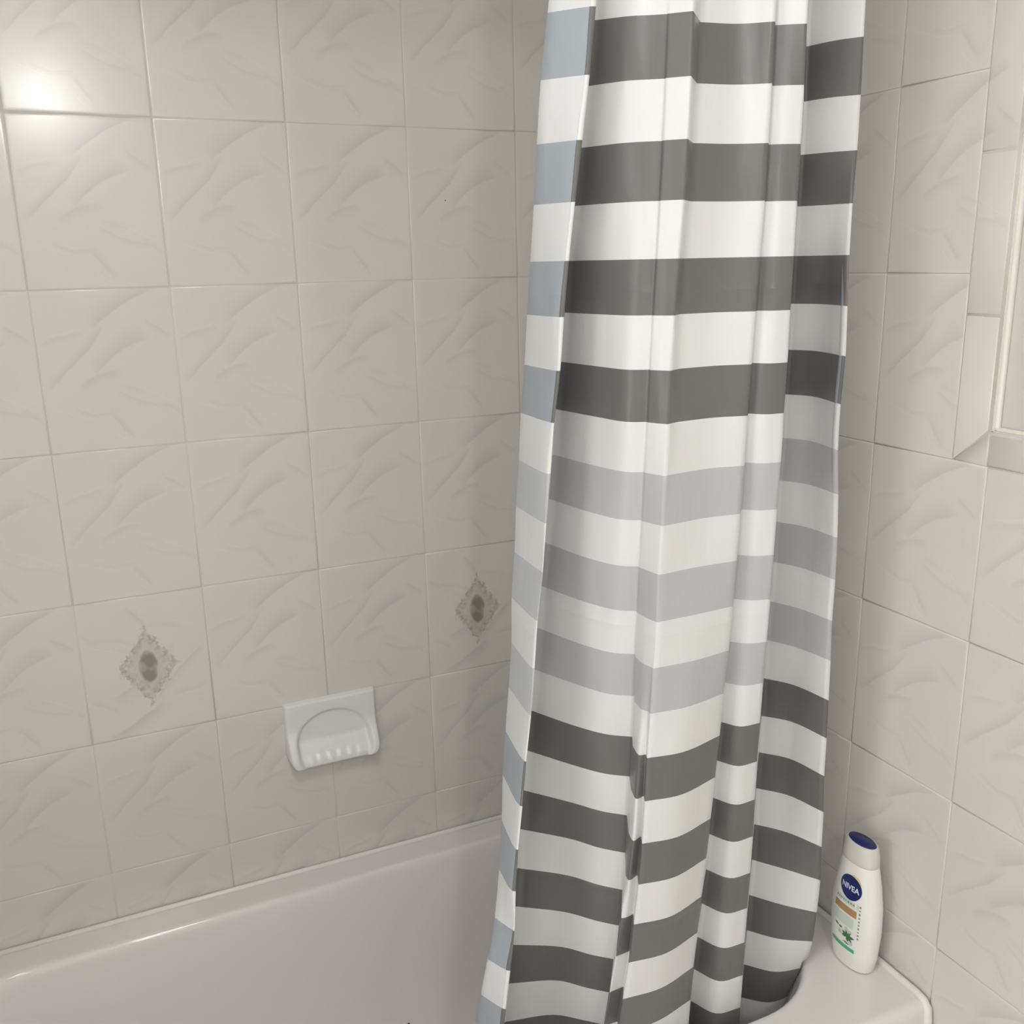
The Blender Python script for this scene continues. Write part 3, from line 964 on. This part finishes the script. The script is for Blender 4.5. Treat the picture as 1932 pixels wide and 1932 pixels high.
def decal(name, polys, mat, off=0.00025, parent=None, label=None):
    bm = bmesh.new()
    for poly in polys:
        bm.faces.new([bm.verts.new((y, z, 0)) for y, z in poly])
    bmesh.ops.triangulate(bm, faces=bm.faces[:])
    for _ in range(2):
        bmesh.ops.subdivide_edges(bm, edges=[e for e in bm.edges if e.calc_length() > 0.004], cuts=1, use_grid_fill=False)
        bmesh.ops.triangulate(bm, faces=bm.faces[:])
    for v in bm.verts:
        v.co = Vector(surf(v.co.x, v.co.y, off))
    bmesh.ops.recalc_face_normals(bm, faces=bm.faces[:])
    me = bpy.data.meshes.new(name)
    bm.to_mesh(me); bm.free()
    me.materials.append(mat)
    o = under(link(bpy.data.objects.new(name, me)), bottle)
    if label: o['label'] = label
    return o


LC = 0.0025                      # centre of the printed label across the bottle
def circ(cy, cz, r, n=28, sq=1.0): return [(cy + r * math.cos(2 * math.pi * k / n), cz + sq * r * math.sin(2 * math.pi * k / n)) for k in range(n)]
def rect(a, b, c, d): return [(a, c), (b, c), (b, d), (a, d)]
decal('logo_disc', [circ(LC + 0.003, 0.148, 0.0210)], M_NAVY, 0.0004)
decal('yellow_accent', [[(LC + 0.002, 0.1685), (LC + 0.011, 0.166), (LC + 0.020, 0.158), (LC + 0.022, 0.161), (LC + 0.016, 0.1695), (LC + 0.006, 0.172)]], M_YELLOW, 0.00015)
decal('label_panel', [rect(LC - 0.024, LC + 0.022, 0.117, 0.1265), rect(LC - 0.026, LC + 0.016, 0.078, 0.097)], M_MINT, 0.0002)
decal('product_band', [rect(LC - 0.026, LC + 0.020, 0.1005, 0.1135)], M_TAN, 0.0003)
decal('green_line', [rect(LC - 0.029, LC + 0.020, 0.0355, 0.0420)], M_TEAL, 0.0007)
leaf = []
def leaf_poly(cy, cz, L, w_, ang):
    ca, sa = math.cos(ang), math.sin(ang)
    P = []
    for t in [i / 6 for i in range(7)]:
        P.append((t * L, w_ * math.sin(math.pi * t)))
    for t in [i / 6 for i in range(5, 0, -1)]:
        P.append((t * L, -w_ * math.sin(math.pi * t)))
    return [(cy + x * ca - y * sa, cz + x * sa + y * ca) for x, y in P]
for ang, L in ((0.2, 0.015), (0.9, 0.012), (1.7, 0.011), (2.6, 0.012), (3.3, 0.011), (-0.5, 0.012), (-1.3, 0.009)):
    leaf.append(leaf_poly(LC + 0.005, 0.0595, L, 0.0026, ang))
decal('leaf_print', leaf, M_LEAF, 0.00035)
decal('leaf_print', [leaf_poly(LC - 0.013, 0.069, 0.010, 0.0018, 2.8), leaf_poly(LC - 0.013, 0.069, 0.008, 0.0018, 0.1), leaf_poly(LC - 0.002, 0.048, 0.013, 0.0014, -0.1)], M_LEAF, 0.00035)
decal('flower_print', [circ(LC + 0.004, 0.0715, 0.0045, 12), circ(LC + 0.011, 0.0700, 0.0035, 12), circ(LC - 0.010, 0.060, 0.004, 12), circ(LC + 0.013, 0.0500, 0.0035, 12)], M_FLOWER, 0.0003)
marks = []
zc = 0.126
for i, wd in enumerate((0.0035, 0.002, 0.004, 0.003, 0.003, 0.0025, 0.0035, 0.002, 0.003, 0.003)):
    marks.append(rect(LC + 0.0235, LC + 0.0262, zc - wd, zc))
    zc -= wd + 0.0035
decal('side_lettering', marks, M_GREYINK, 0.0003)
lm = []
yy = LC - 0.023
for wd in (0.003, 0.002, 0.004, 0.003, 0.002, 0.004, 0.003, 0.003):
    lm.append(rect(yy, yy + wd, 0.1205, 0.1235)); yy += wd + 0.002
decal('small_lettering', lm, M_GREYINK, 0.0004)
# the word on the blue disc
cu = bpy.data.curves.new('logo_text', 'FONT')
cu.body = 'NIVEA'
cu.size = 0.0132
cu.align_x = 'CENTER'; cu.align_y = 'CENTER'
cu.offset = 0.00035
tmp = bpy.data.objects.new('logo_text_src', cu)
COL.objects.link(tmp)
dg = bpy.context.evaluated_depsgraph_get()
tm = bpy.data.meshes.new_from_object(tmp.evaluated_get(dg))
bpy.data.objects.remove(tmp)
for v in tm.vertices:
    v.co = Vector(surf(v.co.x * 0.92 + LC + 0.003, v.co.y * 1.0 + 0.148, 0.0007))
tm.materials.clear()
tm.materials.append(M_TEXTW)
tx = link(bpy.data.objects.new('logo_lettering', tm))
under(tx, bottle)
tx['label'] = 'white brand lettering on the blue disc'

# ------------------------------------------------------------------ wall lamp (behind the photographer) and added ceiling fill
LX, LY, LZ = 0.056, -2.40, Z0 + 0.372
M_SHADE = emis_mat('opal_shade_glow', (1.0, 0.985, 0.965, 1), LAMP_SHADE)
M_BULB = emis_mat('bulb_glow', (1.0, 0.99, 0.975, 1), LAMP_BULB)
lamp = empty('vanity_lamp', (LX, YB, LZ), label='opal glass wall lamp on the wall opposite the bathtub', cat='lamp')
under(box_obj('backplate', (LX - 0.07, LX + 0.07, YB + 0.0005, YB + 0.02, LZ - 0.06, LZ + 0.06), M_CHROME, None, 0.004), lamp)
under(tube('arm', [(LX, YB + 0.015, LZ + 0.02), (LX, LY, LZ + 0.02), (LX, LY, LZ + 0.055)], 0.008, M_CHROME, None, 12), lamp)
shade = under(lathe('shade', [(0.03, 0.17), (0.06, 0.165), (0.10, 0.12), (0.115, 0.06), (0.12, 0.03), (0.118, 0.03), (0.10, 0.10), (0.05, 0.155)], M_SHADE, None, 32, (LX, LY, LZ)), lamp)
bulb = under(lathe('bulb', [(0.012, 0.06), (0.014, 0.045), (0.034, 0.02), (0.040, 0.0), (0.034, -0.022), (0.018, -0.036), (0.003, -0.039)], M_BULB, None, 24, (LX, LY, LZ)), lamp)

ld = bpy.data.lights.new('ceiling_fill', 'AREA')  # added fill light under the unseen ceiling
ld.shape = 'DISK'
ld.size = 0.30
ld.energy = CEIL_FILL_WATT
ld.color = (1.0, 0.985, 0.965)
lo = bpy.data.objects.new('ceiling_fill', ld)
lo.location = (0.10, -1.35, ZC - 0.075)
cl = empty('ceiling_fill_lamp', (0.10, -1.35, ZC - 0.03), label='round flush lamp added on the unseen ceiling as soft fill', cat='lamp')
under(lathe('fill_lamp_base', [(0.16, 0.028), (0.16, 0.0), (0.15, -0.03), (0.02, -0.04)], M_WHITEPAINT, None, 32, (0.10, -1.35, ZC - 0.03)), cl)
link(lo)
lo.parent = cl
lo.location = Vector((0, 0, -0.045))
